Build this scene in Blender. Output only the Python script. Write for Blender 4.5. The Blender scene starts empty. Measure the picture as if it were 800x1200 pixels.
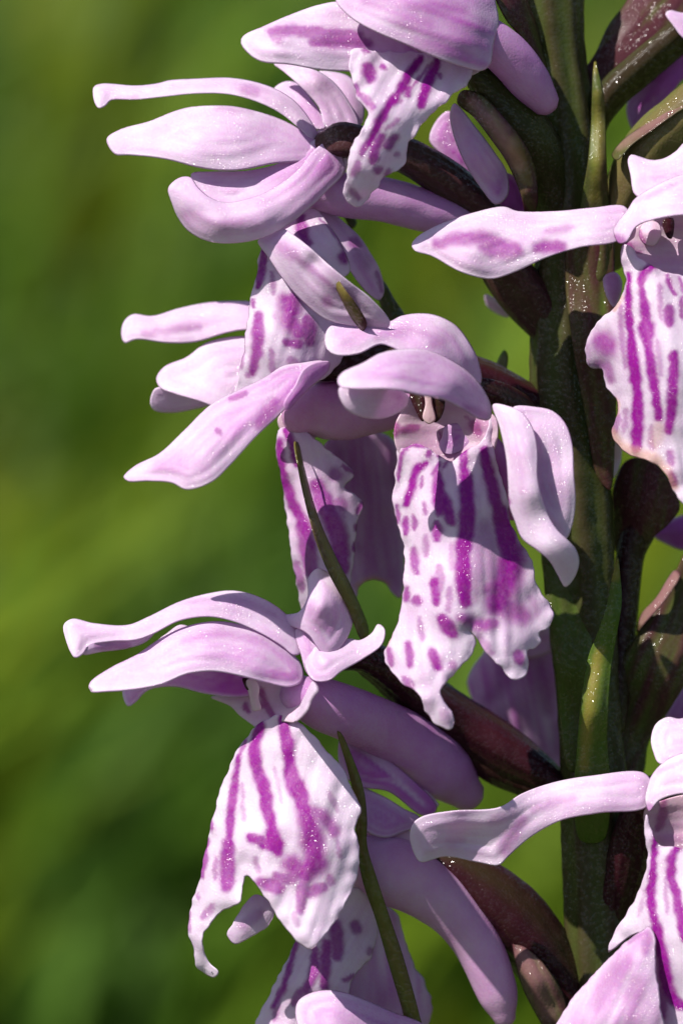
import bpy, math, random
import numpy as np
from mathutils import Vector, noise
from mathutils.geometry import delaunay_2d_cdt

# ------------------------------------------------------------------ camera, sky, sun, exposure
PX = 0.045e-3                      # one pixel of the 800x1200 picture at the stem, in metres
DIST = 0.30                        # camera to stem
PITCH = math.radians(12)
TARGET = np.array([0.0, 0.0, 0.16])
FWD = np.array([0.0, math.cos(PITCH), -math.sin(PITCH)])
RIGHT = np.array([1.0, 0.0, 0.0])
UP = np.array([0.0, math.sin(PITCH), math.cos(PITCH)])
CAM = TARGET - FWD * DIST
FOCUS_D = 120                      # plane of focus, pixels in front of the stem

scene = bpy.context.scene
col = scene.collection
cam_data = bpy.data.cameras.new('camera')
cam = bpy.data.objects.new('camera', cam_data)
col.objects.link(cam)
cam.location = CAM
cam.rotation_euler = (math.radians(90) - PITCH, 0, 0)
cam_data.sensor_fit = 'VERTICAL'
cam_data.sensor_height = 24.0
cam_data.lens = 24.0 * DIST / (1200 * PX)
cam_data.clip_start = 0.01
cam_data.clip_end = 5000
cam_data.dof.use_dof = True
cam_data.dof.focus_distance = DIST - FOCUS_D * PX
cam_data.dof.aperture_fstop = cam_data.lens / 6.5      # entrance pupil of 6.5 mm
scene.camera = cam

SUN_C = np.array([-0.50, 0.72, 0.44])                   # towards the sun: right, up, to the camera
SUN_C /= np.linalg.norm(SUN_C)
SUN = SUN_C[0] * RIGHT + SUN_C[1] * UP - SUN_C[2] * FWD
world = bpy.data.worlds.new('World')
scene.world = world
world.use_nodes = True
wn = world.node_tree
sky = wn.nodes.new('ShaderNodeTexSky')
sky.sky_type = 'NISHITA'
sky.sun_disc = False
sky.sun_elevation = math.asin(SUN[2])
sky.sun_rotation = math.atan2(SUN[0], SUN[1])
bg = wn.nodes['Background']
bg.inputs['Strength'].default_value = 0.075
wn.links.new(sky.outputs[0], bg.inputs['Color'])
sun_data = bpy.data.lights.new('sun', 'SUN')
sun_data.energy = 5.0
sun_data.angle = math.radians(0.53)
sun_data.color = (1.0, 0.955, 0.89)
sun = bpy.data.objects.new('sun', sun_data)
col.objects.link(sun)
sun.rotation_euler = Vector(SUN).to_track_quat('Z', 'Y').to_euler()
vs = scene.view_settings
vs.view_transform = 'Standard'
vs.look = 'None'
vs.exposure = 0.62
vs.gamma = 1.0
vs.use_curve_mapping = False
scene.cycles.max_bounces = 8
scene.cycles.transparent_max_bounces = 4

# ------------------------------------------------------------------ materials
def new_mat(name):
    m = bpy.data.materials.new(name)
    m.use_nodes = True
    nt = m.node_tree
    nt.nodes.clear()
    return m, nt

def N(nt, kind, **kw):
    n = nt.nodes.new(kind)
    for k, v in kw.items():
        if k in n.inputs:
            n.inputs[k].default_value = v
        else:
            setattr(n, k, v)
    return n

def mixc(nt, fac, a, b, mode='MIX'):
    n = nt.nodes.new('ShaderNodeMix')
    n.data_type = 'RGBA'
    n.blend_type = mode
    for sock, v in ((n.inputs[0], fac), (n.inputs[6], a), (n.inputs[7], b)):
        if isinstance(v, bpy.types.NodeSocket):
            nt.links.new(v, sock)
        elif isinstance(v, (int, float)):
            sock.default_value = v
        else:
            sock.default_value = (*v, 1)
    return n.outputs[2]

def math_n(nt, op, a, b=0.0, clamp=False):
    n = nt.nodes.new('ShaderNodeMath')
    n.operation = op
    n.use_clamp = clamp
    for sock, v in ((n.inputs[0], a), (n.inputs[1], b)):
        if isinstance(v, bpy.types.NodeSocket):
            nt.links.new(v, sock)
        else:
            sock.default_value = v
    return n.outputs[0]

def tissue(name, white, purple, deep, stain, trans, rough, cell, bump, glint):
    """Plant tissue: attribute 'pigment' r = deep marking, g = stain, b = second colour; papillose cells as bump."""
    m, nt = new_mat(name)
    L = nt.links
    out = N(nt, 'ShaderNodeOutputMaterial')
    att = N(nt, 'ShaderNodeAttribute', attribute_name='pigment')
    sep = N(nt, 'ShaderNodeSeparateColor')
    L.new(att.outputs['Color'], sep.inputs[0])
    tc = N(nt, 'ShaderNodeTexCoord')
    n1 = N(nt, 'ShaderNodeTexNoise', Scale=700.0, Detail=3.0)
    n2 = N(nt, 'ShaderNodeTexNoise', Scale=3500.0, Detail=4.0, Roughness=0.7)
    vor = N(nt, 'ShaderNodeTexVoronoi', Scale=cell)
    mp = N(nt, 'ShaderNodeMapping')
    if name != 'petal_tissue':
        mp.inputs['Scale'].default_value = (1.0, 1.0, 0.16)     # fibres run up the stem
    L.new(tc.outputs['Object'], mp.inputs['Vector'])
    for t in (n1, n2):
        L.new(mp.outputs[0], t.inputs['Vector'])
    L.new(tc.outputs['Object'], vor.inputs['Vector'])
    b = math_n(nt, 'ADD', sep.outputs[2], math_n(nt, 'MULTIPLY', math_n(nt, 'SUBTRACT', n1.outputs[0], 0.5), 0.45 if name == 'petal_tissue' else 0.3), True)
    base = mixc(nt, b, white, purple)
    r = math_n(nt, 'ADD', sep.outputs[0], math_n(nt, 'MULTIPLY', math_n(nt, 'SUBTRACT', n2.outputs[0], 0.5),
               math_n(nt, 'MULTIPLY', sep.outputs[0], 0.4)), True)
    c = mixc(nt, r, base, deep)
    c = mixc(nt, sep.outputs[1], c, stain)
    spk = mixc(nt, 0.10 if name == 'petal_tissue' else 0.04, c, vor.outputs['Color'], 'SOFT_LIGHT')
    fine = N(nt, 'ShaderNodeBump', Strength=bump * 0.35, Distance=0.00004)
    fine.invert = True
    L.new(vor.outputs['Distance'], fine.inputs['Height'])
    bp2 = N(nt, 'ShaderNodeBump', Strength=0.10, Distance=0.0001)
    L.new(n2.outputs[0], bp2.inputs['Height'])
    L.new(bp2.outputs[0], fine.inputs['Normal'])
    dome = N(nt, 'ShaderNodeBump', Strength=1.0, Distance=0.00007)   # wet-looking papillae that glint singly
    dome.invert = True
    L.new(vor.outputs['Distance'], dome.inputs['Height'])
    vs_ = N(nt, 'ShaderNodeSeparateColor')
    L.new(vor.outputs['Color'], vs_.inputs[0])
    p = N(nt, 'ShaderNodeBsdfPrincipled', Roughness=rough)
    p.inputs['Specular IOR Level'].default_value = 0.4 if name == 'petal_tissue' else 0.15
    p.inputs['IOR'].default_value = 1.4
    p.inputs['Coat Roughness'].default_value = 0.13
    p.inputs['Coat IOR'].default_value = 1.5
    L.new(math_n(nt, 'MULTIPLY', math_n(nt, 'GREATER_THAN', vs_.outputs[0], 0.5), glint), p.inputs['Coat Weight'])
    L.new(dome.outputs[0], p.inputs['Coat Normal'])
    L.new(spk, p.inputs['Base Color'])
    L.new(fine.outputs[0], p.inputs['Normal'])
    tr = N(nt, 'ShaderNodeBsdfTranslucent')
    L.new(mixc(nt, 1.0, c, c, 'MULTIPLY') if name == 'petal_tissue' else c, tr.inputs['Color'])
    ms = N(nt, 'ShaderNodeMixShader')
    ms.inputs[0].default_value = trans
    L.new(p.outputs[0], ms.inputs[1])
    L.new(tr.outputs[0], ms.inputs[2])
    L.new(ms.outputs[0], out.inputs['Surface'])
    return m

MAT = {
    'petal': tissue('petal_tissue', (0.82, 0.69, 0.82), (0.58, 0.13, 0.57), (0.34, 0.008, 0.315), (0.68, 0.36, 0.24), 0.43, 0.5, 8500.0, 0.55, 0.6),
    'ovary': tissue('ovary_skin', (0.036, 0.040, 0.010), (0.028, 0.005, 0.009), (0.025, 0.003, 0.008), (0.36, 0.20, 0.18), 0.03, 0.42, 6500.0, 0.6, 0.45),
    'bract': tissue('bract_leaf', (0.070, 0.115, 0.016), (0.072, 0.020, 0.027), (0.19, 0.155, 0.03), (0.45, 0.25, 0.24), 0.14, 0.42, 6500.0, 0.6, 0.5),
    'stem': tissue('stem_skin', (0.044, 0.062, 0.012), (0.040, 0.020, 0.014), (0.10, 0.11, 0.02), (0.30, 0.24, 0.15), 0.0, 0.45, 5500.0, 0.7, 0.4),
}

# ------------------------------------------------------------------ geometry helpers
def W(x, y, d):
    """picture position and distance in front of the stem (all in pixels at the stem) -> world metres"""
    x, y, d = np.asarray(x, float), np.asarray(y, float), np.asarray(d, float)
    k = (DIST - d * PX) / DIST
    return (CAM + FWD * (DIST - d * PX)[..., None] + RIGHT * ((x - 400) * PX * k)[..., None]
            + UP * ((600 - y) * PX * k)[..., None])

def nums(s, n):
    if isinstance(s, str):
        return np.array([[float(v) for v in p.split(',')] for p in s.split()])
    return np.array(s, float).reshape(-1, n)

def catmull(p, closed, step):
    """centripetal-like spline through p, sampled about every `step`"""
    n = len(p)
    out = []
    for i in range(n if closed else n - 1):
        p0 = p[(i - 1) % n] if closed or i > 0 else 2 * p[0] - p[1]
        p1, p2 = p[i], p[(i + 1) % n]
        p3 = p[(i + 2) % n] if closed or i + 2 < n else 2 * p[-1] - p[-2]
        a, b, c = [max(np.linalg.norm(v), 1e-6) ** 0.5 for v in (p1 - p0, p2 - p1, p3 - p2)]
        m1 = (p2 - p1) + b * ((p1 - p0) / a - (p2 - p0) / (a + b))
        m2 = (p2 - p1) + b * ((p3 - p2) / c - (p3 - p1) / (b + c))
        k = max(1, int(round(np.linalg.norm(p2 - p1) / step)))
        for j in range(k):
            t = j / k
            out.append((2*t**3 - 3*t**2 + 1) * p1 + (t**3 - 2*t**2 + t) * m1 + (-2*t**3 + 3*t**2) * p2 + (t**3 - t**2) * m2)
    if not closed:
        out.append(p[-1])
    return np.array(out)

def seg_dist(q, poly, closed=False):
    a = poly
    b = np.roll(poly, -1, 0) if closed else poly[1:]
    a = a if closed else a[:-1]
    ab = b - a
    best = np.full(len(q), 1e9)
    for k in range(0, len(a), 64):
        A, D = a[k:k+64], ab[k:k+64]
        t = np.clip(((q[:, None] - A[None]) * D[None]).sum(2) / np.maximum((D * D).sum(1), 1e-9)[None], 0, 1)
        v = q[:, None] - A[None] - t[..., None] * D[None]
        best = np.minimum(best, np.sqrt((v * v).sum(2)).min(1))
    return best

def inside(q, poly):
    r = np.zeros(len(q), bool)
    x, y = q[:, 0], q[:, 1]
    j = len(poly) - 1
    for i in range(len(poly)):
        xi, yi = poly[i]; xj, yj = poly[j]
        if yi != yj:
            r ^= ((yi > y) != (yj > y)) & (x < (xj - xi) * (y - yi) / (yj - yi) + xi)
        j = i
    return r

def tps(ctrl, q, smooth=0.02):
    """thin-plate surface through (x, y, depth) points"""
    c = ctrl[:, :2] / 100.0
    z = ctrl[:, 2]
    n = len(c)
    def phi(r2):
        return 0.5 * r2 * np.log(np.maximum(r2, 1e-12))
    K = phi(((c[:, None] - c[None]) ** 2).sum(2)) + smooth * np.eye(n)
    P = np.c_[np.ones(n), c]
    A = np.zeros((n + 3, n + 3))
    A[:n, :n] = K; A[:n, n:] = P; A[n:, :n] = P.T
    w = np.linalg.lstsq(A, np.r_[z, 0, 0, 0], rcond=None)[0]
    qq = q / 100.0
    return phi(((qq[:, None] - c[None]) ** 2).sum(2)) @ w[:n] + np.c_[np.ones(len(q)), qq] @ w[n:]

def nz(x, y, s, seed):
    return np.array([noise.noise((a / s, b / s, seed)) for a, b in zip(x, y)])

ORIGIN = {}
CENTRE = {}
def link(name, verts, faces, mat, parent, pig, smooth=True):
    verts = np.asarray(verts)
    o0 = verts.mean(0)
    me = bpy.data.meshes.new(name)
    me.from_pydata((verts - o0).tolist(), [], [list(map(int, f)) for f in faces])
    if pig is not None:
        at = me.color_attributes.new('pigment', 'FLOAT_COLOR', 'POINT')
        at.data.foreach_set('color', np.c_[np.clip(pig, 0, 1), np.ones(len(verts))].astype(np.float32).ravel())
    if smooth:
        me.polygons.foreach_set('use_smooth', [True] * len(me.polygons))
    me.materials.append(mat)
    me.update()
    ob = bpy.data.objects.new(name, me)
    col.objects.link(ob)
    ORIGIN[ob] = o0
    if parent is not None:
        ob.parent = parent
        ob.location = o0 - ORIGIN[parent]
    else:
        ob.location = o0
    return ob

SEED = [0]
def sheet_data(outline, depth, tint=0.3, strokes=(), stain=(), puff=0.0, pw=14.0, h=4.0, thick=3.4,
               wr=2.5, cren=0.0, ruffle=0.0, base_stain=0.0, round_=True, mat_pale=True, furrow=2.4, centre=None, contour=False):
    """A petal-like sheet: outline and depth points in pixels at the stem -> closed solid mesh of real thickness."""
    SEED[0] += 1
    sd = SEED[0] * 7.31
    P = nums(outline, 2)
    B = catmull(P, True, h) if round_ else P
    if cren:
        nxt, prv = np.roll(B, -1, 0), np.roll(B, 1, 0)
        tn = nxt - prv
        tn /= np.maximum(np.linalg.norm(tn, axis=1), 1e-6)[:, None]
        nn = np.c_[tn[:, 1], -tn[:, 0]]
        s = np.r_[0, np.cumsum(np.linalg.norm(np.diff(B, axis=0), axis=1))]
        B = B + nn * (cren * np.array([noise.noise((v / 9.0, sd, 0)) + 0.6 * noise.noise((v / 22.0, sd, 5)) for v in s]))[:, None]
    lo, hi = B.min(0), B.max(0)
    xs = np.arange(lo[0], hi[0], h); ys = np.arange(lo[1], hi[1], h * 0.87)
    g = np.array([(x + (0.5 * h if j % 2 else 0), y) for j, y in enumerate(ys) for x in xs])
    g = g[inside(g, B)]
    tn = np.roll(B, -1, 0) - np.roll(B, 1, 0)
    tn /= np.maximum(np.linalg.norm(tn, axis=1), 1e-6)[:, None]
    inn = np.c_[tn[:, 1], -tn[:, 0]]
    if not inside(B[:1] + inn[:1] * 0.3, B)[0] and inside(B[:1] - inn[:1] * 0.3, B)[0]:
        inn = -inn
    if len(g):
        g = g[seg_dist(g, B, True) > 2.5 * h]
    rings = []
    for o_ in (0.55 * h, 1.2 * h, 2.0 * h):           # clean rows of vertices along the rim
        R_ = B + inn * o_
        ok = inside(R_, B) & (seg_dist(R_, B, True) > 0.93 * o_)
        rings.append(R_[ok])
    g = np.vstack(rings + ([g] if len(g) else []))
    m = len(B)
    allp = np.vstack([B, g]) if len(g) else B
    v2, _, tris, *_ = delaunay_2d_cdt([Vector(p) for p in allp], [(i, (i + 1) % m) for i in range(m)], [], 1, 1e-4)
    q = np.array([tuple(v) for v in v2])
    tris = np.array([t for t in tris if len(t) == 3])
    used = np.unique(tris)
    remap = -np.ones(len(q), int); remap[used] = np.arange(len(used))
    q, tris = q[used], remap[tris]
    ed = np.sort(np.vstack([tris[:, [0, 1]], tris[:, [1, 2]], tris[:, [2, 0]]]), 1)
    ue, cnt = np.unique(ed, axis=0, return_counts=True)
    rim = np.zeros(len(q), bool); rim[ue[cnt == 1].ravel()] = True
    bd = seg_dist(q, B, True)
    d = tps(nums(depth, 3), q)
    t_ = np.clip(bd / (2.0 * pw), 0, 1)
    d = d + 0.4 * puff * t_ * t_ * (3 - 2 * t_)
    cen = q - q.mean(0)
    ev, evec = np.linalg.eigh(cen.T @ cen)
    along, across = cen @ evec[:, 1], cen @ evec[:, 0]
    vein = np.array([noise.noise((a_ / 80.0, b_ / 8.0, c_ / 50.0 + sd)) for a_, b_, c_ in zip(along, bd, across)])   # veins and furrows run with the margin
    if not contour:
        vein = nz(along / 7.0, across, 11.0, sd + 50)
    vein2 = np.array([noise.noise((a_ / 70.0, b_ / 3.6, c_ / 40.0 + sd + 5)) for a_, b_, c_ in zip(along, bd, across)])
    if not contour:
        vein2 = nz(along / 12.0, across, 5.0, sd + 70)
    d = d + furrow * (vein + 0.25 * vein2) * np.clip(bd / 8.0, 0, 1)
    if wr:
        d = d + wr * nz(q[:, 0], q[:, 1], 38.0, sd) + 0.12 * wr * nz(q[:, 0], q[:, 1], 13.0, sd + 3)
    if ruffle:
        d = d + ruffle * np.exp(-bd / 16.0) * nz(q[:, 0], q[:, 1], 17.0, sd + 9)
    p3 = W(q[:, 0], q[:, 1], d)
    fn = np.cross(p3[tris[:, 1]] - p3[tris[:, 0]], p3[tris[:, 2]] - p3[tris[:, 0]])
    vn = np.zeros_like(p3)
    for k in range(3):
        np.add.at(vn, tris[:, k], fn)
    vn /= np.maximum(np.linalg.norm(vn, axis=1), 1e-20)[:, None]
    flip = (vn @ FWD).mean() > 0
    if flip:
        vn = -vn; tris = tris[:, ::-1]
    f = np.clip(bd / (2.2 * thick), 0, 1) ** 0.8; f[rim] = 0
    off = (0.5 * thick * PX * f)[:, None] * vn
    front = p3 + off
    idx = np.where(~rim)[0]
    back = (p3 - off)[idx]
    bi = np.arange(len(q)); bi[idx] = len(q) + np.arange(len(idx))
    verts = np.vstack([front, back])
    faces = np.vstack([tris, bi[tris[:, ::-1]]])
    # pigment of the tissue; paler petal rims also stand for bright translucent edges
    jit = np.c_[nz(q[:, 0], q[:, 1], 9.0, sd + 20), nz(q[:, 0], q[:, 1], 9.0, sd + 30)] * 2.2
    vein3 = np.array([noise.noise((a_ / 26.0, c_ / 3.4, sd + 15)) for a_, c_ in zip(along, across)])
    def marks(sts):
        r = np.zeros(len(q))
        for st in sts:
            pts = nums(st[0], 2)
            w = st[1]; a = st[2] if len(st) > 2 else 1.0
            soft = st[3] if len(st) > 3 else 0.36
            c_ = pts if len(pts) == 1 else catmull(pts, False, 2.0)
            tt = np.linspace(0, 1, len(c_))
            hw = 0.63 * w * (0.62 + 0.38 * np.sin(np.pi * (0.08 + 0.84 * tt)) ** 0.7 * (1 + 0.35 * np.array([noise.noise((i_ / 6.0, sd, w)) for i_ in range(len(c_))])))
            hw = np.maximum(hw, 1.2)
            ra = np.full(len(q), 9.0)
            near = np.where((np.abs(q[:, 0] - c_[:, 0].mean()) < np.ptp(c_[:, 0]) / 2 + 2 * w + 6) & (np.abs(q[:, 1] - c_[:, 1].mean()) < np.ptp(c_[:, 1]) / 2 + 2 * w + 6))[0]
            if len(near) == 0:
                continue
            qq = (q + jit)[near]
            for k_ in range(0, len(c_), 64):
                dd = np.linalg.norm(qq[:, None] - c_[None, k_:k_+64], axis=2) / hw[None, k_:k_+64]
                ra[near] = np.minimum(ra[near], dd.min(1))
            t = np.clip((1 + soft + 0.8 / hw.mean() - ra) / (2 * soft + 0.8 / hw.mean()), 0, 1)
            r = np.maximum(r, a * t * t * (3 - 2 * t))
            hl = np.clip((2.6 - ra) / 2.0, 0, 1)
            fe = np.clip(0.35 + 2.2 * vein3, 0, 1)          # pigment feathering out along the veins round a streak
            r = np.maximum(r, a * hl * hl * (0.10 + 0.5 * fe * hl))
        return r
    if centre is not None:                                  # tepals redden towards their base
        tint = tint * (0.72 + 1.0 * np.exp(-(((q - centre) ** 2).sum(1) / 85.0 ** 2)))
    pg = np.c_[marks(strokes), np.maximum(base_stain, marks(stain)), tint * (1 - (0.6 if mat_pale else 0.0) * np.exp(-bd / 5.0)) * (1 + 0.6 * vein + 0.5 * vein2) + 0.06 * vein2]
    return verts, faces, np.vstack([pg, pg[idx]])

def sheet(parent, name, outline, depth, mat='petal', **kw):
    if name in ('petal', 'sepal'):
        kw['tint'] = min(1.0, kw.get('tint', 0.3) * 1.3)
    kw['mat_pale'] = mat == 'petal'
    if name in ('petal', 'sepal'):
        kw['centre'] = CENTRE.get(parent)
        kw.setdefault('contour', True)
    v, f, pg = sheet_data(outline, depth, **kw)
    return link(name, v, f, MAT[mat], parent, pg)

def multi(parent, name, parts, mat='petal'):
    """several lobes of one organ in one mesh"""
    V, F, G, n = [], [], [], 0
    for outline, depth, kw in parts:
        if name in ('petal', 'sepal'):
            kw['tint'] = min(1.0, kw.get('tint', 0.3) * 1.3)
            kw['centre'] = CENTRE.get(parent)
            kw.setdefault('contour', True)
        v, f, g = sheet_data(outline, depth, **kw)
        V.append(v); F.append(f + n); G.append(g); n += len(v)
    return link(name, np.vstack(V), np.vstack(F), MAT[mat], parent, np.vstack(G))

def tube_data(path, mat, ribs=0, rib=0.0, twist=0.0, flat=1.0, tint=0.5, deep=0.0, stain=0.0, seg=40, step=6.0, wob=0.03, pts=None):
    """path: x,y,d,r in pixels"""
    SEED[0] += 1
    sd = SEED[0] * 3.7
    p = nums(path, 4)
    c = catmull(p, False, step)
    r = np.maximum(c[:, 3], 0.3) * PX
    C = W(c[:, 0], c[:, 1], c[:, 2])
    if pts is not None:                      # continue in world metres: x,y,z,r
        ex = np.array(pts, float)
        full = catmull(np.vstack([np.c_[C[-3:], r[-3:]], ex]), False, 0.004)
        C = np.vstack([C[:-3], full[:, :3]]); r = np.r_[r[:-3], full[:, 3]]
    T = np.gradient(C, axis=0); T /= np.linalg.norm(T, axis=1)[:, None]
    u = np.cross(T[0], FWD + 0.01); u /= np.linalg.norm(u)
    s = np.r_[0, np.cumsum(np.linalg.norm(np.diff(C, axis=0), axis=1))]
    verts, pg = [], []
    for i in range(len(C)):
        u = u - T[i] * (u @ T[i]); u /= np.linalg.norm(u)
        v = np.cross(T[i], u)
        for k in range(seg):
            a = 2 * math.pi * k / seg
            rr = r[i] * (1 + rib * math.cos(ribs * a + twist * s[i] / 0.01) + 0.22 * rib * math.cos(4 * ribs * a + twist * s[i] / 0.008) + wob * noise.noise((math.cos(a) * 2, s[i] / 0.001, sd + math.sin(a) * 2)))
            verts.append(C[i] + rr * (math.cos(a) * u + flat * math.sin(a) * v))
            pg.append((deep, stain, tint + 0.22 * math.cos(ribs * a + twist * s[i] / 0.01) * (1 if rib else 0)))
    n = len(C)
    faces = [[i * seg + k, i * seg + (k + 1) % seg, (i + 1) * seg + (k + 1) % seg, (i + 1) * seg + k] for i in range(n - 1) for k in range(seg)]
    for e, sgn in ((0, -1), (n - 1, 1)):     # rounded ends
        prev = [e * seg + k for k in range(seg)]
        base = np.array(verts[e * seg:(e + 1) * seg])
        for q_ in (0.5, 0.85):
            ring = []
            for k in range(seg):
                ring.append(len(verts))
                verts.append(C[e] + (base[k] - C[e]) * math.sqrt(1 - q_ * q_) + T[e] * sgn * r[e] * q_)
                pg.append((deep, stain, tint))
            for k in range(seg):
                f = [prev[k], prev[(k + 1) % seg], ring[(k + 1) % seg], ring[k]]
                faces.append(f[::-1] if sgn < 0 else f)
            prev = ring
        tip = len(verts)
        verts.append(C[e] + T[e] * sgn * r[e]); pg.append((deep, stain, tint))
        for k in range(seg):
            f = [prev[k], prev[(k + 1) % seg], tip]
            faces.append(f[::-1] if sgn < 0 else f)
    return np.array(verts), faces, np.array(pg)

def tube(parent, name, path, mat='ovary', **kw):
    v, f, pg = tube_data(path, mat, **kw)
    return link(name, v, f, MAT[mat], parent, pg)

# ------------------------------------------------------------------ the setting: ground and meadow grass
def bank(x, y):
    """the meadow lies level round the orchid; the rise behind is added so its grass catches sun"""
    t = max(0.0, y - 0.30)
    return 0.24 * t * t / (t + 0.12) / (1 + t / 9.0)

def make_ground():
    m, nt = new_mat('meadow_soil')
    out = N(nt, 'ShaderNodeOutputMaterial')
    p = N(nt, 'ShaderNodeBsdfPrincipled', Roughness=0.95)
    tc = N(nt, 'ShaderNodeTexCoord')
    n1 = N(nt, 'ShaderNodeTexNoise', Scale=3.0, Detail=6.0)
    nt.links.new(tc.outputs['Object'], n1.inputs['Vector'])
    nt.links.new(mixc(nt, n1.outputs[0], (0.030, 0.060, 0.010), (0.075, 0.110, 0.018)), p.inputs['Base Color'])
    nt.links.new(p.outputs[0], out.inputs['Surface'])
    k, s = 160, 1500.0
    t = np.linspace(-1, 1, k)
    ax = np.sign(t) * np.abs(t) ** 4 * s
    verts = [(x, y, bank(x, y) + 0.02 * noise.noise((x * 0.7, y * 0.7, 3)) * min(1, 0.3 * (abs(x) + abs(y))) - 0.004) for y in ax for x in ax]
    faces = [[j*k+i, j*k+i+1, (j+1)*k+i+1, (j+1)*k+i] for j in range(k-1) for i in range(k-1)]
    g = link('ground', verts, faces, m, None, None)
    g['label'] = 'green meadow soil and moss stretching away behind the orchid'
    g['category'] = 'ground'
    g['kind'] = 'structure'

def make_grass():
    m, nt = new_mat('grass_blade')
    out = N(nt, 'ShaderNodeOutputMaterial')
    att = N(nt, 'ShaderNodeAttribute', attribute_name='pigment')
    p = N(nt, 'ShaderNodeBsdfPrincipled', Roughness=0.55)
    p.inputs['Specular IOR Level'].default_value = 0.12
    tr = N(nt, 'ShaderNodeBsdfTranslucent')
    nt.links.new(att.outputs['Color'], p.inputs['Base Color'])
    nt.links.new(att.outputs['Color'], tr.inputs['Color'])
    ms = N(nt, 'ShaderNodeMixShader')
    ms.inputs[0].default_value = 0.3
    nt.links.new(p.outputs[0], ms.inputs[1]); nt.links.new(tr.outputs[0], ms.inputs[2])
    nt.links.new(ms.outputs[0], out.inputs['Surface'])
    rng = random.Random(11)
    cols = [np.array(c) for c in ((0.056, 0.122, 0.012), (0.076, 0.150, 0.011), (0.115, 0.178, 0.009), (0.19, 0.21, 0.008))]
    V, F, G = [], [], []
    def blade(x, y, hgt, wid):
        a = rng.uniform(0, 6.283)
        lean = rng.uniform(0.15, 0.7) * hgt
        la = rng.gauss(0.3, 1.0)
        lx, ly = lean * math.cos(la), lean * math.sin(la)
        wx, wy = wid * math.cos(a), wid * math.sin(a)
        t = noise.noise((x * 34.0 + y * 6, y * 9.0, 8.8)) * 1.3 + 0.25 * noise.noise((x * 9.0, y * 4.0, 2.6)) + 0.44 + rng.uniform(-0.12, 0.12)
        t = min(max(t, 0), 1) * 2.999
        i = int(t)
        c = cols[i] * (1 - (t - i)) + cols[i + 1] * (t - i)
        c = c * rng.uniform(0.8, 1.2)
        n0 = len(V)
        z0 = bank(x, y) - 0.006
        for k in range(4):
            s = k / 3.0
            z = hgt * s * (1 - 0.25 * s * s)
            cx, cy = x + lx * s * s, y + ly * s * s
            w = (1, 0.9, 0.6, 0.06)[k]
            V.append((cx - wx * w, cy - wy * w, z0 + z)); V.append((cx + wx * w, cy + wy * w, z0 + z + 0.0002))
            G.append(c); G.append(c)
        for k in range(3):
            F.append((n0+2*k, n0+2*k+1, n0+2*k+3, n0+2*k+2))
    for _ in range(46000):
        y = 0.38 + 5.2 * rng.random() ** 1.7
        x = rng.uniform(-1, 1) * (0.55 + 0.42 * y)
        hgt = rng.uniform(0.03, 0.075) * (1 + 0.7 * noise.noise((x * 25, y * 10, 40)))
        blade(x, y, hgt, rng.uniform(0.0012, 0.0030))
    for _ in range(2500):                       # short turf round the foot of the orchid
        x, y = rng.uniform(-0.5, 0.5), rng.uniform(-0.25, 0.4)
        if (x - 0.013) ** 2 + y ** 2 < 0.0004:
            continue
        blade(x, y, rng.uniform(0.02, 0.05), rng.uniform(0.001, 0.0022))
    g = link('grass', V, F, m, None, np.array(G))
    g['label'] = 'blurred yellow-green meadow grass filling the background'
    g['category'] = 'grass'
    g['kind'] = 'stuff'

make_ground()
make_grass()

# ------------------------------------------------------------------ the orchid spike
orchid = bpy.data.objects.new('orchid', None)
col.objects.link(orchid)
ORIGIN[orchid] = np.array([0.013, 0.004, 0.0])
orchid.location = ORIGIN[orchid]
orchid.empty_display_size = 0.01
orchid['label'] = 'spotted orchid spike with pale lilac flowers and purple striped lips on dark stem'
orchid['category'] = 'orchid'

tube(orchid, 'stem', [(645, -60, -5, 34), (648, 0, -5, 34), (653, 60, -5, 30), (662, 140, -5, 32), (668, 240, -5, 34), (664, 330, -5, 38),
                      (662, 420, -5, 40), (668, 520, -5, 42), (676, 620, -5, 42), (684, 740, -5, 38), (692, 860, -5, 36),
                      (698, 960, -5, 40), (702, 1060, -5, 40), (704, 1160, -5, 40), (704, 1260, -5, 40)],
     'stem', ribs=7, rib=0.07, twist=0.8, tint=0.45, seg=42, wob=0.05,
     pts=[(0.0137, -0.006, 0.118, 0.0019), (0.0135, -0.005, 0.09, 0.002), (0.013, 0.0, 0.04, 0.0024), (0.013, 0.004, -0.006, 0.003)])

def flower(label, outline, depth, **kw):
    """the throat and column of a flower; its sepals, petals, lip, spur and ovary are children"""
    kw.setdefault('base_stain', 0.16)
    kw.setdefault('puff', -18.0)
    f = sheet(orchid, 'flower', outline, depth, **kw)
    f['label'] = label
    CENTRE[f] = nums(outline, 2).mean(0)
    return f

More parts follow.
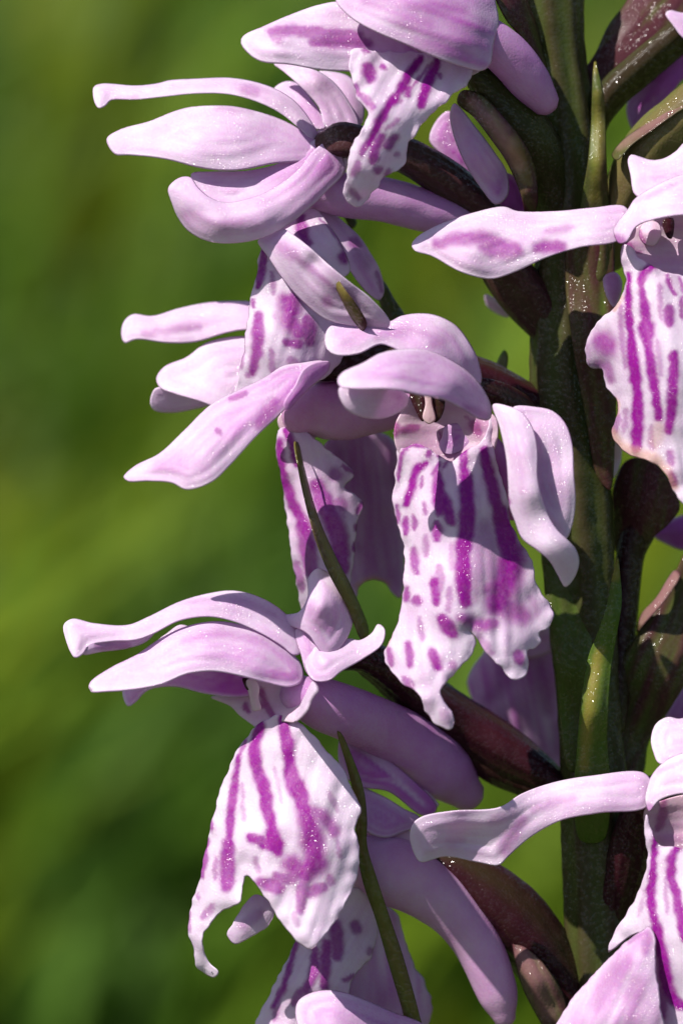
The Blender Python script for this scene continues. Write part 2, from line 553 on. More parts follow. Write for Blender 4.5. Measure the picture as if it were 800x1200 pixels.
# ---- flower at the top, its hood cut by the frame
A = flower('flower with magenta-streaked lip beside the top of the stem',
           '470,40 520,30 560,40 575,60 560,85 530,90 490,75', '470,40,112 575,60,102 520,90,112', tint=0.4)
sheet(A, 'sepal', '282,50 285,42 310,30 340,17 375,5 400,2 440,15 480,40 490,70 465,85 440,86 410,84 375,82 340,76 305,72 290,62',
      '282,50,142 340,17,132 340,76,164 400,5,132 410,84,157 480,60,127 330,45,156', puff=10, tint=0.16,
      strokes=[('318,38 345,37 380,40 420,42', 11, .75), ('368,50 400,50 430,52', 13, .8), ('322,44 328,46', 8, .6)])
sheet(A, 'petal', '393,0 411,21 443,39 474,52 511,68 543,79 564,83 574,76 578,52 584,26 580,0 572,-30 540,-55 480,-60 420,-40 398,-15',
      '393,0,168 470,52,190 564,80,158 584,20,123 480,-50,118 480,0,178 540,40,173', puff=12, contour=False, tint=0.30,
      strokes=[('430,4 480,10 540,12', 14, .35, .9), ('470,20 500,28', 16, .3, .9), ('535,30 560,42', 20, .28, .9)])
sheet(A, 'lip', '411,63 419,57 443,60 485,62 516,66 553,78 553,84 543,102 516,123 501,139 485,157 477,173 472,194 448,210 438,226 417,241 404,233 406,205 411,173 425,152 430,131 419,113 413,94',
      '411,63,173 419,110,183 485,62,143 553,80,133 516,123,168 450,140,196 411,200,190 472,190,173 417,241,173 440,190,194', h=3, tint=0.08, cren=3, ruffle=8, wr=4,
      strokes=[('493,68 476,92 464,113 448,136 432,168', 8), ('505,72 492,92 478,104', 3, .8), ('512,72 500,100 493,124', 9), ('515,92 514,88', 5, .8),
               ('476,103 478,112', 7, .9), ('455,128 470,118', 4, .7), ('430,80 434,92', 13, .95), ('447,79 450,81', 6, .9), ('425,58 430,60', 5, .8), ('416,100 421,112', 5, .8),
               ('424,112 436,126', 7, .8), ('446,160 440,175 436,190', 9, .9), ('452,172 462,160', 8, .85), ('430,165 424,180', 6, .85), ('440,200 445,197', 6, .8), ('455,200 450,206', 5, .7),
               ('420,190 414,205', 6, .7), ('412,222 420,232', 6, .6), ('462,182 466,180', 5, .6), ('465,140 450,152', 4, .6)])
tube(A, 'spur', [(560, 38, 115, 24), (585, 56, 104, 26), (605, 76, 92, 26), (622, 98, 80, 24), (636, 117, 70, 18)], 'petal', tint=0.66)
tube(A, 'ovary', [(545, 70, 84, 12), (575, 105, 66, 24), (610, 150, 50, 30), (640, 205, 15, 28), (655, 260, 0, 20)], ribs=3, rib=.1, twist=1.2, tint=0.2)
sheet(orchid, 'bract', '574,-30 590,20 606,40 624,62 640,86 632,40 620,5 605,-40', '574,-30,60 624,62,30 640,86,35 605,-40,20 600,10,60', 'bract', tint=0.9, puff=6, wr=2)
sheet(orchid, 'bract', '541,106 564,111 592,140 613,166 627,199 628,246 618,258 609,226 593,190 576,165 555,138 535,120',
      '541,106,84 564,111,92 613,166,98 627,215,84 555,138,88 593,190,84 618,256,70 572,136,122 600,176,122 616,225,104', 'bract', tint=0.9, puff=3, wr=3, furrow=4, strokes=[('600,165 618,215', 12, .5)], stain=[('555,120 585,152 608,195', 12, .4, .9)])

# ---- flower behind the topmost one
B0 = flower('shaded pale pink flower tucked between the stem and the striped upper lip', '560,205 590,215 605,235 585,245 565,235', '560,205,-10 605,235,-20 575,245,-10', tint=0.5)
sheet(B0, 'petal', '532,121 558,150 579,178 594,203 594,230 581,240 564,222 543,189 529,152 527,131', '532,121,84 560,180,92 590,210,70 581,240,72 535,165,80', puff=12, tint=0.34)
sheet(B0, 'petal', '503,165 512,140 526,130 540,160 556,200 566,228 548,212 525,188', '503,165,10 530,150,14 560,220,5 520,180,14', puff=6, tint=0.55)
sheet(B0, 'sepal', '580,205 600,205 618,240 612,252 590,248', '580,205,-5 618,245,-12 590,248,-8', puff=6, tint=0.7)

# ---- flower with tepals spread to the left, below the top one
B = flower('side-on flower with three lilac tepals pointing away below the topmost flower',
           '352,170 375,152 398,160 408,180 402,205 380,215 360,200', '352,170,80 408,180,90 380,215,96 375,155,76', tint=0.3, puff=-6)
sheet(B, 'sepal', '110,102 119,98 160,100 187,97 198,94 230,92 270,91 300,96 325,105 345,118 362,138 372,158 366,164 350,150 330,134 305,121 270,111 230,110 190,114 160,117 130,118 124,124 116,127 111,120',
      '110,102,60 116,126,84 198,94,58 190,114,84 270,91,52 270,111,80 345,118,66 330,134,84 368,160,82', tint=0.2, puff=7, pw=8, h=3, thick=7,
      strokes=[('135,117 160,116', 6, .3, .8), ('285,106 300,110', 8, .35, .8)])  # first stroke paints the purple shading inside the curled tip
sheet(B, 'petal', '125,163 140,152 175,142 205,130 225,125 270,124 300,130 330,140 350,150 372,163 384,176 375,186 320,192 285,199 260,200 230,196 200,188 175,184 150,182 135,181',
      '125,163,84 205,130,84 270,124,88 350,150,82 384,176,88 260,200,128 200,188,118 320,192,120 150,182,98 260,160,118', tint=0.2, puff=10, pw=20,
      strokes=[('255,127 295,131', 7, .3, .9)])
multi(B, 'sepal', [
    ('224,204 250,201 290,200 325,192 350,180 365,166 378,160 390,176 372,196 345,214 310,234 270,248 246,240 232,224', '224,204,108 290,200,106 350,180,98 378,160,86 390,176,88 345,214,122 270,248,124 290,222,118', dict(tint=0.26, puff=4, h=3)),
    ('197,221 204,212 214,207 224,208 232,219 246,231 264,237 290,233 312,225 335,211 352,196 366,178 384,166 398,178 404,196 400,207 385,222 365,242 340,262 310,278 275,285 245,283 222,272 210,258 202,240',
     '197,221,140 214,207,134 210,258,132 246,231,150 264,237,146 312,225,138 352,196,124 384,166,96 402,200,98 260,260,164 310,255,160 355,228,144 275,285,150 340,262,142 222,272,136 385,222,118 225,240,152',
     dict(tint=0.24, puff=5, pw=10, wr=3, h=3, strokes=[('222,250 250,262 280,262', 16, .26, .9), ('250,268 300,264', 10, .16, .9)]))])
sheet(B, 'petal', '321,75 330,73 345,75 370,82 390,95 408,118 420,145 412,165 395,160 380,147 374,127 360,110 347,97 332,84',
      '321,75,50 345,75,44 390,95,46 420,145,56 360,110,64 380,147,72 370,95,66', tint=0.18, puff=6, h=3)
sheet(B, 'petal', '315,116 322,102 335,95 348,97 362,112 376,132 382,150 370,152 350,138 330,128', '315,116,34 348,97,26 376,150,60 340,125,48', tint=0.22, puff=6)
sheet(B, 'sepal', '372,84 392,84 410,90 424,108 424,145 412,150 400,120 388,100', '372,84,20 410,90,16 424,140,30 395,110,34', tint=0.16, puff=6)
tube(B, 'spur', [(372, 222, 78, 24), (405, 228, 70, 26), (450, 234, 60, 26), (495, 246, 46, 25), (540, 258, 34, 20), (572, 268, 28, 12)], 'petal', tint=0.58)
tube(B, 'ovary', [(380, 168, 86, 13), (398, 166, 92, 20), (430, 170, 92, 18), (475, 183, 76, 20), (525, 212, 54, 22), (565, 245, 36, 20), (592, 310, 14, 28), (625, 355, 2, 28), (655, 395, -5, 20)],
     ribs=3, rib=.12, twist=1.5, tint=0.9, stain=.07)
multi(B, 'lip', [
    ('307,290 315,285 345,290 380,300 405,330 412,370 400,420 378,445 345,460 300,470 276,462 280,440 286,397 293,357 300,321',
     '307,290,116 293,357,112 276,460,106 345,330,128 405,330,96 400,420,106 340,440,138 320,390,140', dict(tint=0.04, h=3, cren=2, ruffle=5, wr=4, puff=6,
     strokes=[('310,295 307,318 303,335', 8, .95), ('345,350 340,375 350,390', 20, .9, .7), ('336,352 342,366', 20, .95, .6), ('330,370 345,392', 18, .5, .8), ('304,370 303,405 297,435', 11, .9), ('296,352 299,358', 5, .8),
              ('335,402 350,404', 10, .9), ('360,375 362,400', 14, .85), ('318,320 322,345', 5, .6), ('318,410 320,440', 6, .6), ('340,420 352,432', 7, .6), ('285,405 283,430', 4, .6), ('290,440 300,430', 6, .7), ('322,372 330,360', 5, .5), ('305,452 312,450', 5, .5)])),
    ('330,268 350,250 368,244 385,262 402,290 410,318 398,326 380,305 355,290 338,280', '330,268,104 368,244,86 408,318,96 355,290,118 380,280,112', dict(tint=0.10, puff=6, h=3,
     strokes=[('352,256 354,270 360,285', 10, .9), ('402,300 403,304', 12, .9), ('375,258 395,280 404,298', 3, .7)])),
    ('366,244 385,247 405,262 422,278 435,298 445,316 450,343 444,352 432,345 415,325 398,295 380,265', '366,244,68 410,262,50 450,343,42 440,352,56 398,295,82 425,310,68',
     dict(tint=0.42, puff=8, h=3, strokes=[('412,284 418,288', 11, .7), ('420,300 428,310', 14, .35, .9), ('440,320 447,340', 5, .6)]))])

# ---- flower in the middle left
E = flower('flower with a long tepal drooping away to one side and narrow lip seen from its side',
           '325,492 345,470 372,446 400,440 410,460 385,490 362,520 340,518', '325,495,60 372,446,56 405,455,44 350,515,58 360,480,64', tint=0.25, puff=4, base_stain=.22)
sheet(E, 'sepal', '142,393 145,377 156,368 178,370 210,361 246,354 293,353 340,360 370,400 330,395 289,387 268,390 228,401 196,402 160,398 146,402',
      '142,393,6 156,368,-4 246,354,-12 340,360,-6 228,400,26 289,387,26 160,398,18 370,400,20 210,380,14', tint=0.2, puff=7, pw=10, strokes=[('170,392 200,388 235,384', 7, .45, .8)])
multi(E, 'petal', [
    ('183,444 192,430 219,418 241,402 268,395 286,394 340,398 345,440 300,470 265,480 232,470 205,462 188,455', '183,444,38 241,402,20 340,400,20 205,462,58 300,470,62 265,440,50', dict(tint=0.16, puff=8)),
    ('176,473 182,455 200,455 240,460 290,470 280,478 255,474 232,479 201,484 181,481', '176,473,30 190,455,40 290,470,48 230,480,26', dict(tint=0.3, puff=5))])
multi(E, 'sepal', [
    ('145,559 158,546 187,531 214,506 246,475 275,459 309,443 331,429 354,425 379,423 384,430 363,450 340,474 327,487 300,512 268,547 248,565 219,574 201,566 174,564 150,564',
     '145,559,184 214,506,174 275,459,164 331,429,148 382,427,134 201,566,206 268,547,208 327,487,184 363,447,158 240,535,210 300,480,184', dict(tint=0.28, puff=8, wr=4, h=3,
     strokes=[('303,498 312,486 322,472', 12, .65, .7), ('254,504 258,508', 5, .7), ('318,440 345,432', 7, .25, .8), ('185,548 215,545 240,550', 16, .22, .9), ('270,468 288,462', 6, .7)])),
    ('332,474 345,452 356,432 372,424 386,424 385,434 366,452 348,470 336,482', '332,474,196 356,432,178 386,428,150 348,470,188', dict(tint=0.42, puff=8, h=3))])
sheet(E, 'sepal', '302,283 310,276 331,268 345,276 363,290 385,310 412,332 435,350 457,378 452,386 430,384 408,381 381,374 354,353 331,327 313,300',
      '302,283,134 331,268,138 331,300,150 363,294,176 350,318,156 385,314,184 375,342,160 412,336,182 400,362,158 435,352,176 455,380,158 408,381,150 354,353,146 331,327,144 368,308,158 408,350,160',
      tint=0.2, puff=5, pw=8, h=3, wr=2, strokes=[('330,288 345,300', 12, .45, .8), ('382,350 386,354', 11, .6, .7), ('345,300 372,320 392,338', 5, .4, .8)])  # first and last strokes paint the purple shade beside the bright fold
tube(E, 'spur', [(352, 488, 66, 22), (372, 482, 58, 32), (405, 482, 50, 34), (440, 480, 40, 28), (478, 478, 30, 20), (520, 476, 20, 12)], 'petal', tint=0.62, stain=0.12)
tube(E, 'ovary', [(375, 436, 66, 12), (400, 430, 66, 18), (435, 420, 50, 17), (500, 425, 30, 20), (570, 445, 12, 22), (640, 480, 0, 18)], ribs=3, rib=.12, twist=1.5, tint=0.9)
multi(E, 'lip', [
    ('326,505 335,500 350,500 365,511 385,527 404,542 416,556 403,571 412,577 426,591 419,610 416,640 411,680 404,710 375,722 355,718 350,697 345,672 340,640 335,600 330,565 324,530',
     '326,505,58 335,600,40 352,700,30 360,520,78 380,600,84 385,690,80 416,556,50 424,592,52 411,690,52', dict(tint=0.16, h=3, cren=1.5, ruffle=5, puff=4, strokes=[
         ('335,503 344,522 349,545', 8, .95), ('328,518 330,545 340,580 352,605 366,640', 10, .95), ('355,610 362,645 366,670', 16, .85), ('372,570 382,595 396,630 400,665', 18, .9), ('390,553 394,558', 12, .7),
         ('396,590 400,594', 13, .65), ('348,660 354,690', 8, .7), ('414,555 402,546', 4, .8), ('424,590 418,600', 5, .85), ('417,617 418,620', 7, .9), ('416,638 417,645', 7, .9), ('386,525 395,533', 3, .7), ('397,604 400,607', 6, .5)])),
    ('380,519 400,511 425,506 446,506 466,523 473,560 474,610 474,685 468,700 459,695 450,683 437,679 424,685 415,702 400,690 392,620', '380,519,10 446,506,-40 474,610,-70 470,695,-60 415,700,-20 410,600,-10 440,600,-35',
     dict(tint=0.5, puff=5, cren=2, stain=[('420,688 437,681 452,686', 8, .5)], strokes=[('400,535 430,560 465,565', 26, .4, .9), ('425,560 440,620 455,670', 40, .45, .9), ('420,640 440,650', 20, .35, .9)]))])
sheet(orchid, 'bract', '345,517 349,518 356,545 368,590 378,618 395,655 412,688 432,742 424,750 408,715 385,672 370,635 360,600 350,555',
      '345,517,96 370,600,116 395,665,112 428,745,84 355,560,112 380,630,118', 'bract', tint=0.6, puff=8, pw=4, h=3, strokes=[('346,519 368,600 395,665 425,742', 10, .55, .8)])
sheet(orchid, 'bract', '387,320 391,321 405,340 418,357 430,380 425,388 415,378 403,358', '387,320,172 405,345,190 417,356,184 426,384,160', 'bract', tint=0.9, puff=3, pw=4, h=3, strokes=[('390,324 420,372', 9, .6, .8)])
sheet(orchid, 'bract', '440,330 448,328 462,350 476,372 486,400 470,410 456,388 446,360', '440,330,-2 476,372,0 475,405,10 455,370,10', 'bract', tint=0.4, puff=5, pw=5)
sheet(orchid, 'bract', '398,228 408,244 418,262 412,268 402,252', '398,228,-12 418,262,-12 405,255,-6', 'bract', tint=0.3, puff=4, h=3)

# ---- flower in the centre, facing out
C = flower('front-facing flower with a broad striped lip in the middle of the spike',
           '462,500 470,482 482,462 505,452 545,462 570,480 582,492 580,525 560,545 520,552 480,545 464,525',
           '462,500,132 582,492,138 520,452,112 520,552,122 520,500,112', tint=0.35, puff=-4, h=3, base_stain=0.2,
           strokes=[('472,504 489,501', 7, .9), ('462,497 463,508', 9, .9), ('555,496 560,506', 10, .9), ('515,507 517,513 519,519', 3, .9), ('545,488 553,494', 3, .6)])
sheet(C, 'sepal', '381,392 387,382 405,379 425,380 455,377 470,370 490,367 510,369 535,382 552,405 561,425 563,450 545,455 520,440 490,425 460,408 445,404 420,415 392,416 382,407',
      '381,392,150 392,416,168 455,377,142 445,404,165 510,369,130 561,425,124 545,455,140 500,400,160 520,410,156', tint=0.24, puff=9, wr=4,
      strokes=[('405,402 425,395', 12, .28, .9), ('440,396 480,390 520,400', 8, .35, .9), ('505,405 515,402', 9, .35, .9)])
sheet(C, 'petal', '395,446 400,437 425,425 445,414 470,409 500,410 525,420 550,437 567,457 576,480 573,492 560,491 540,479 520,469 490,463 470,458 450,456 415,456 398,453',
      '395,446,268 425,425,258 470,409,226 525,420,190 576,480,166 415,456,284 470,458,280 520,469,252 560,491,200 470,435,266 530,447,228', tint=0.26, puff=9, wr=3,
      strokes=[('545,478 568,490', 8, .5, .8), ('470,440 500,436', 10, .15, .9)])
sheet(C, 'petal', '397,455 420,452 450,453 468,456 479,466 476,477 455,489 438,491 415,486 402,475', '397,455,252 450,453,244 479,470,180 415,486,250 450,490,214', tint=0.16, puff=10)
sheet(C, 'anther', '480,460 490,456 500,462 500,484 495,494 487,482', '484,462,142 500,468,140 494,492,146', 'ovary', tint=1.0, h=3, thick=5)
sheet(C, 'anther', '503,458 514,460 521,470 516,490 509,495 504,478', '502,462,142 517,472,140 510,492,146', 'ovary', tint=1.0, h=3, thick=5)
sheet(C, 'column', '497,458 503,458 507,476 510,492 502,497 495,490 498,474', '495,464,150 507,478,150 502,496,154', tint=0.1, base_stain=.4, h=3)
sheet(C, 'petal', '520,500 535,496 552,500 558,512 545,526 524,533 514,524 518,510', '520,500,119 558,512,121 524,533,124 535,512,117', tint=0.3, puff=0, h=3, wr=1)
sheet(C, 'lip', '460,505 470,524 485,520 500,524 515,535 530,540 545,527 560,522 570,505 574,487 580,500 578,525 585,554 594,582 599,616 615,644 624,658 627,677 634,696 643,706 649,720 643,734 632,742 634,751 627,759 617,762 618,782 612,794 598,795 586,782 567,763 555,744 547,737 557,752 549,772 530,791 516,811 521,822 530,836 532,853 522,855 512,850 498,834 489,813 472,801 454,781 449,768 460,744 469,715 473,677 472,640 465,610 460,590 462,560 465,530',
      '460,505,128 462,560,116 472,640,130 449,768,142 470,720,150 500,524,146 515,600,168 510,700,190 490,790,204 522,853,214 530,540,148 550,600,170 560,690,192 549,755,200 578,525,136 598,616,142 634,696,158 600,740,186 598,795,200 649,720,160 545,640,182',
      tint=0.10, h=3, cren=1.8, ruffle=7, wr=5, puff=5, strokes=[
          ('500,523 485,521 474,528 469,541 466,561', 4, .9), ('498,543 488,552 483,573 477,591', 8), ('496,559 493,571', 3, .8), ('516,543 506,557', 5, .9), ('525,540 519,548', 3, .8),
          ('502,529 503,535', 5, .9), ('514,532 515,535', 4, .8), ('513,556 514,579 515,600', 11), ('515,575 522,592 529,610', 12), ('512,614 512,632', 9, .95),
          ('543,526 543,541 545,568', 8), ('545,560 547,586 546,620 543,642 543,687 545,705', 16), ('556,620 560,660 556,700', 14, .45, .9), ('566,530 573,561 579,586 588,615', 12), ('585,600 592,630 599,663', 19), ('600,645 592,680 581,710', 30, .95, .6),
          ('565,620 578,660 574,700', 22, .5, .9), ('575,690 600,716 612,722', 24, .8, .7), ('541,724 560,732 578,732', 13, .85, .7), ('475,608 477,626', 6, .9), ('486,606 487,620', 6, .8), ('465,592 467,612', 5, .8), ('498,590 499,602', 5, .7), ('500,628 500,650', 5, .55), ('530,640 531,668', 6, .5), ('528,690 526,715', 6, .6), ('562,745 575,765', 7, .5), ('493,725 496,750', 5, .55), ('620,700 628,722', 8, .4, .8),
          ('485,644 489,670', 8, .8), ('510,680 512,706', 9, .95), ('515,665 518,690', 6, .6), ('477,690 478,704', 6, .85), ('489,702 490,706', 9, .85), ('518,725 530,742', 13, .95), ('505,764 513,782', 10, .95), ('479,756 482,780', 7, .85),
          ('456,762 459,778', 7, .8), ('528,778 532,782', 7, .6), ('605,765 609,775', 10, .85), ('474,796 484,804', 8, .7), ('520,835 525,845', 8, .35, .8), ('498,640 497,645', 5, .4)],
      stain=[('452,757 458,745', 5, .6)])
multi(C, 'sepal', [
    ('600,478 629,477 648,482 662,496 670,520 672,554 674,587 670,616 662,632 648,622 630,600 616,560 612,520', '600,478,172 648,482,170 672,554,196 668,616,188 640,610,194 625,540,186 645,545,182 640,510,180', dict(tint=0.2, puff=4, h=3, strokes=[('640,545 648,590', 16, .25, .9)])),
    ('577,474 596,476 612,484 624,502 629,525 630,563 641,601 652,620 666,634 675,645 678,660 672,678 662,688 653,674 643,657 629,645 611,631 603,612 596,592 595,573 592,535 585,502',
     '577,474,176 600,482,190 592,535,194 595,590,198 612,530,216 629,525,204 620,580,224 641,601,212 612,628,206 640,640,222 662,688,192 677,660,200 660,640,218', dict(tint=0.14, puff=4, pw=7, h=3, wr=2, strokes=[('596,585 597,590', 3, .7), ('608,520 612,575', 8, .14, .9)]))])
tube(C, 'ovary', [(556, 450, 120, 8), (575, 460, 100, 14), (605, 478, 60, 17), (645, 510, 10, 16)], ribs=3, rib=.1, twist=1.5, tint=1.0)
tube(C, 'spur', [(545, 512, 78, 14), (572, 525, 62, 16), (592, 560, 50, 16), (600, 600, 30, 10)], 'petal', tint=0.9)

# ---- flower at the lower left
F_ = flower('side-on flower with wide open white lip boldly striped magenta at the lower end',
            '247,817 262,813 285,800 310,796 340,798 362,800 358,822 348,846 326,846 305,856 296,850 280,838 270,828',
            '247,817,70 285,800,80 362,800,124 348,846,138 300,852,108 320,820,102', tint=0.22, puff=-6, h=3, base_stain=.14,
            strokes=[('307,810 312,825 322,842', 6, .85), ('288,826 291,834', 5, .9), ('300,827 308,828', 5, .8)])
multi(F_, 'sepal', [('76,745 75,732 85,725 110,730 150,732 175,722 210,705 245,695 275,692 305,700 330,715 350,737 357,762 345,768 330,757 305,742 275,729 245,723 210,728 180,743 160,750 130,752 105,757 97,767 88,771',
       '76,745,128 88,771,140 110,730,112 175,722,100 245,695,86 275,729,116 210,728,118 330,715,94 350,760,112 160,750,132 245,708,104', dict(tint=0.2, puff=6, pw=9, h=3, thick=7, strokes=[('220,708 270,704 320,722', 6, .2, .9)])),
      ('97,767 103,755 130,750 160,748 182,740 172,752 150,760 120,764', '97,767,130 182,740,112 150,760,116', dict(tint=0.35, puff=3, h=3, strokes=[('115,758 150,756', 7, .5, .8)]))])
sheet(F_, 'petal', '104,806 106,799 130,782 160,767 185,750 215,735 250,728 280,731 310,741 335,759 354,780 354,798 340,805 310,800 280,792 250,787 220,790 190,802 160,808 125,811 107,811',
      '104,806,140 160,767,120 215,735,110 280,731,104 354,780,112 354,798,132 310,800,150 250,787,160 190,802,160 125,811,150 240,758,146 310,770,140', tint=0.24, puff=10, pw=16,
      strokes=[('215,752 260,744 310,752', 9, .22, .9), ('320,790 350,795', 10, .4, .8)])
sheet(F_, 'petal', '144,808 170,795 200,770 185,752 196,742 212,732 230,740 250,770 295,790 298,812 285,817 240,813 205,805 174,809 158,824 150,828',
      '144,808,70 212,732,62 295,800,90 150,828,84 240,813,104 220,780,66', tint=0.45, puff=5)
multi(F_, 'sepal', [
    ('346,738 366,728 392,742 407,752 398,775 382,792 362,792 352,766', '346,738,108 392,742,116 407,752,110 382,792,132 362,792,122 372,760,122', dict(tint=0.3, h=3)),
    ('330,722 350,717 360,700 361,677 372,666 386,672 400,687 410,705 414,725 408,745 396,762 384,772 372,760 362,745 350,737 338,733',
     '330,722,90 361,677,104 372,666,120 386,672,112 414,725,104 372,710,142 396,762,130 384,735,128 345,728,110 366,740,134', dict(tint=0.26, puff=6, pw=9, h=3, strokes=[('366,712 372,735', 12, .35, .9), ('380,722 384,735', 14, .3, .9)])),
    ('356,776 362,752 375,748 390,756 408,748 421,750 435,742 443,731 451,737 448,755 426,772 400,787 385,798 366,797', '356,776,116 390,756,118 443,731,92 451,740,104 385,798,150 420,770,128 375,770,140', dict(tint=0.2, puff=7, pw=9, h=3))])
sheet(F_, 'anther', '284,795 293,796 295,804 290,809 286,803', '284,795,126 295,804,126 290,809,128', 'ovary', tint=1, h=2.5, thick=4)
sheet(F_, 'column', '289,797 299,796 304,806 303,818 306,831 297,833 292,816', '289,797,130 304,806,134 298,833,124', tint=.2, base_stain=.2, h=2.5)
sheet(F_, 'column', '345,846 338,836 346,820 356,806 366,798 372,806 364,822 356,838', '345,846,146 366,798,126 356,822,146', tint=0.03, puff=6, h=3)
multi(F_, 'lip', [
    ('300,850 312,843 326,838 340,842 354,848 378,874 402,901 413,927 423,951 416,969 421,1000 416,1037 405,1058 394,1079 378,1100 363,1112 350,1105 331,1082 315,1058 300,1037 292,1028 287,1027 284,1042 281,1058 263,1066 247,1082 238,1100 242,1121 255,1140 250,1146 231,1132 226,1108 220,1095 224,1063 234,1027 245,974 258,927 273,890 287,867',
     '300,850,112 340,842,124 273,890,108 245,974,112 224,1063,112 250,1146,112 240,1100,132 287,1027,152 363,1112,196 330,1060,178 423,951,150 402,901,138 416,1037,166 330,930,146 300,930,134 360,980,174 290,980,146 380,1040,180',
     dict(tint=0.03, h=3, cren=1.8, ruffle=6, wr=5, puff=5, strokes=[
        ('305,850 300,868 300,895 310,925 315,955 324,985', 12), ('318,975 326,997', 16), ('294,981 310,988 322,994', 11, .95), ('331,842 337,872 340,895 345,918', 12), ('340,905 350,930 357,948', 17), ('355,945 364,975 367,1005 358,1024', 21, .95, .6),
        ('362,948 378,958 392,975', 13, .8, .7), ('340,1012 356,1022 374,1014', 22, .9, .7), ('372,965 380,985', 7, .5), ('356,1025 352,1068', 9, .75), ('306,1034 328,1040', 13, .85), ('325,1028 344,1030', 11, .8), ('358,1046 380,1040', 12, .8), ('385,1028 387,1034', 9, .65),
        ('288,868 281,885 276,905', 4, .85), ('280,888 275,925 271,965 269,1000', 8, .95), ('269,990 267,1040', 15, .9), ('246,965 248,972', 7, .8), ('242,985 236,1025', 8, .85), ('250,1062 238,1075', 7, .6), ('222,1070 222,1090', 4, .6), ('255,1005 253,1030', 5, .6), ('284,920 286,960', 4, .45), ('322,900 330,940', 4, .4), ('385,930 396,950', 5, .45), ('345,1070 350,1085', 5, .4), ('395,985 398,1005', 5, .5), ('300,1005 304,1022', 5, .5), ('232,1048 234,1054', 5, .6)])),
    ('266,1096 274,1080 284,1063 300,1048 321,1064 315,1084 296,1097 275,1106', '266,1096,128 300,1048,126 321,1066,122 285,1085,140', dict(tint=0.16, puff=4, h=3, cren=1, strokes=[('285,1085 305,1070', 10, .4, .8)]))])
tube(F_, 'spur', [(352, 815, 110, 24), (380, 826, 98, 31), (415, 839, 80, 32), (450, 854, 48, 33), (488, 877, 16, 35), (522, 905, -12, 35), (545, 928, -24, 22)], 'petal', tint=0.66)
tube(F_, 'ovary', [(395, 775, 70, 12), (425, 772, 66, 18), (480, 806, 26, 26), (540, 850, -14, 32), (590, 884, -18, 34), (632, 910, -12, 26), (665, 935, -5, 16)], ribs=3, rib=.13, twist=1.3, tint=1.0)

# ---- lower flower behind the wide lip
G_ = flower('half hidden flower with a long bent spur under the wide open lip', '425,975 460,965 492,985 500,1010 470,1040 440,1045 420,1030', '425,975,50 500,1000,40 440,1045,54 460,1000,64', tint=0.3, puff=4, base_stain=.22)
sheet(G_, 'sepal', '400,862 425,868 450,886 482,912 512,946 505,956 492,955 455,928 423,922 400,905', '400,862,40 482,912,36 505,955,26 423,922,58 450,905,54', tint=0.7, puff=8)
sheet(G_, 'petal', '415,922 447,932 474,948 492,958 486,970 474,975 450,982 426,972 412,950', '415,922,56 474,948,50 490,960,40 450,982,76 430,950,72', tint=0.3, puff=9, wr=3)
sheet(G_, 'petal', '484,915 492,918 504,930 514,944 506,946 494,934', '484,915,16 514,944,8 500,940,14', tint=0.05, h=3)
tube(G_, 'spur', [(432, 1012, 52, 34), (462, 1022, 58, 40), (495, 1040, 54, 36), (528, 1066, 48, 31), (555, 1100, 44, 28), (574, 1140, 44, 26), (585, 1172, 44, 22), (590, 1190, 44, 14)], 'petal', tint=0.52, stain=.06)
multi(G_, 'lip', [
    ('345,1107 358,1080 390,1050 420,1040 442,1060 442,1092 437,1117 416,1143 407,1166 395,1200 370,1235 320,1240 290,1235 299,1200 310,1177 327,1143', '345,1107,58 299,1200,50 420,1040,66 442,1080,44 370,1150,92 400,1180,66 340,1230,74 380,1100,86',
     dict(tint=0.12, h=3, cren=2, ruffle=5, strokes=[('348,1105 335,1150 322,1181', 6, .95), ('370,1112 368,1140 358,1160', 9, .9), ('383,1105 380,1155', 10, .9), ('393,1085 395,1121', 13, .85), ('414,1084 418,1090', 11, .75), ('402,1148 412,1144', 5, .8), ('355,1160 345,1175', 8, .8), ('432,1118 434,1112', 5, .6), ('366,1165 362,1195', 9, .7), ('330,1165 322,1195', 5, .6)])),
    ('425,1075 450,1062 466,1075 474,1100 484,1130 497,1151 506,1180 500,1205 480,1240 420,1240 400,1190 410,1140', '425,1075,40 466,1075,10 506,1180,-8 400,1190,40 460,1200,20 450,1120,28', dict(tint=0.42, puff=5, cren=2.5, ruffle=4,
     strokes=[('410,1150 440,1170', 40, .3, .9)]))])
tube(G_, 'ovary', [(505, 1003, 44, 12), (535, 1016, 40, 20), (570, 1045, 30, 32), (612, 1090, 16, 38), (646, 1138, 6, 34), (680, 1195, 0, 26)], ribs=3, rib=.12, twist=1.3, tint=.85)
sheet(orchid, 'bract', '600,1100 612,1108 627,1119 643,1137 660,1166 668,1200 676,1250 650,1225 628,1190 612,1158 604,1130', '600,1100,52 627,1119,58 660,1166,52 676,1250,46 612,1158,56 628,1190,52 632,1150,66', 'bract', tint=0.75, puff=2, wr=3, furrow=4, stain=[('612,1118 632,1150 645,1185', 20, .3, .9)])
sheet(orchid, 'bract', '395,856 399,858 412,885 426,925 430,960 430,990 440,1025 455,1070 472,1120 492,1192 500,1230 486,1235 470,1180 455,1130 440,1078 424,1030 417,985 416,945 408,905',
      '395,856,128 416,910,118 424,980,116 450,1075,108 490,1200,80 430,960,120 440,1050,114', 'bract', tint=0.5, puff=8, pw=5, h=3, strokes=[('397,860 420,920 424,980 450,1075 490,1200', 11, .4, .8)])

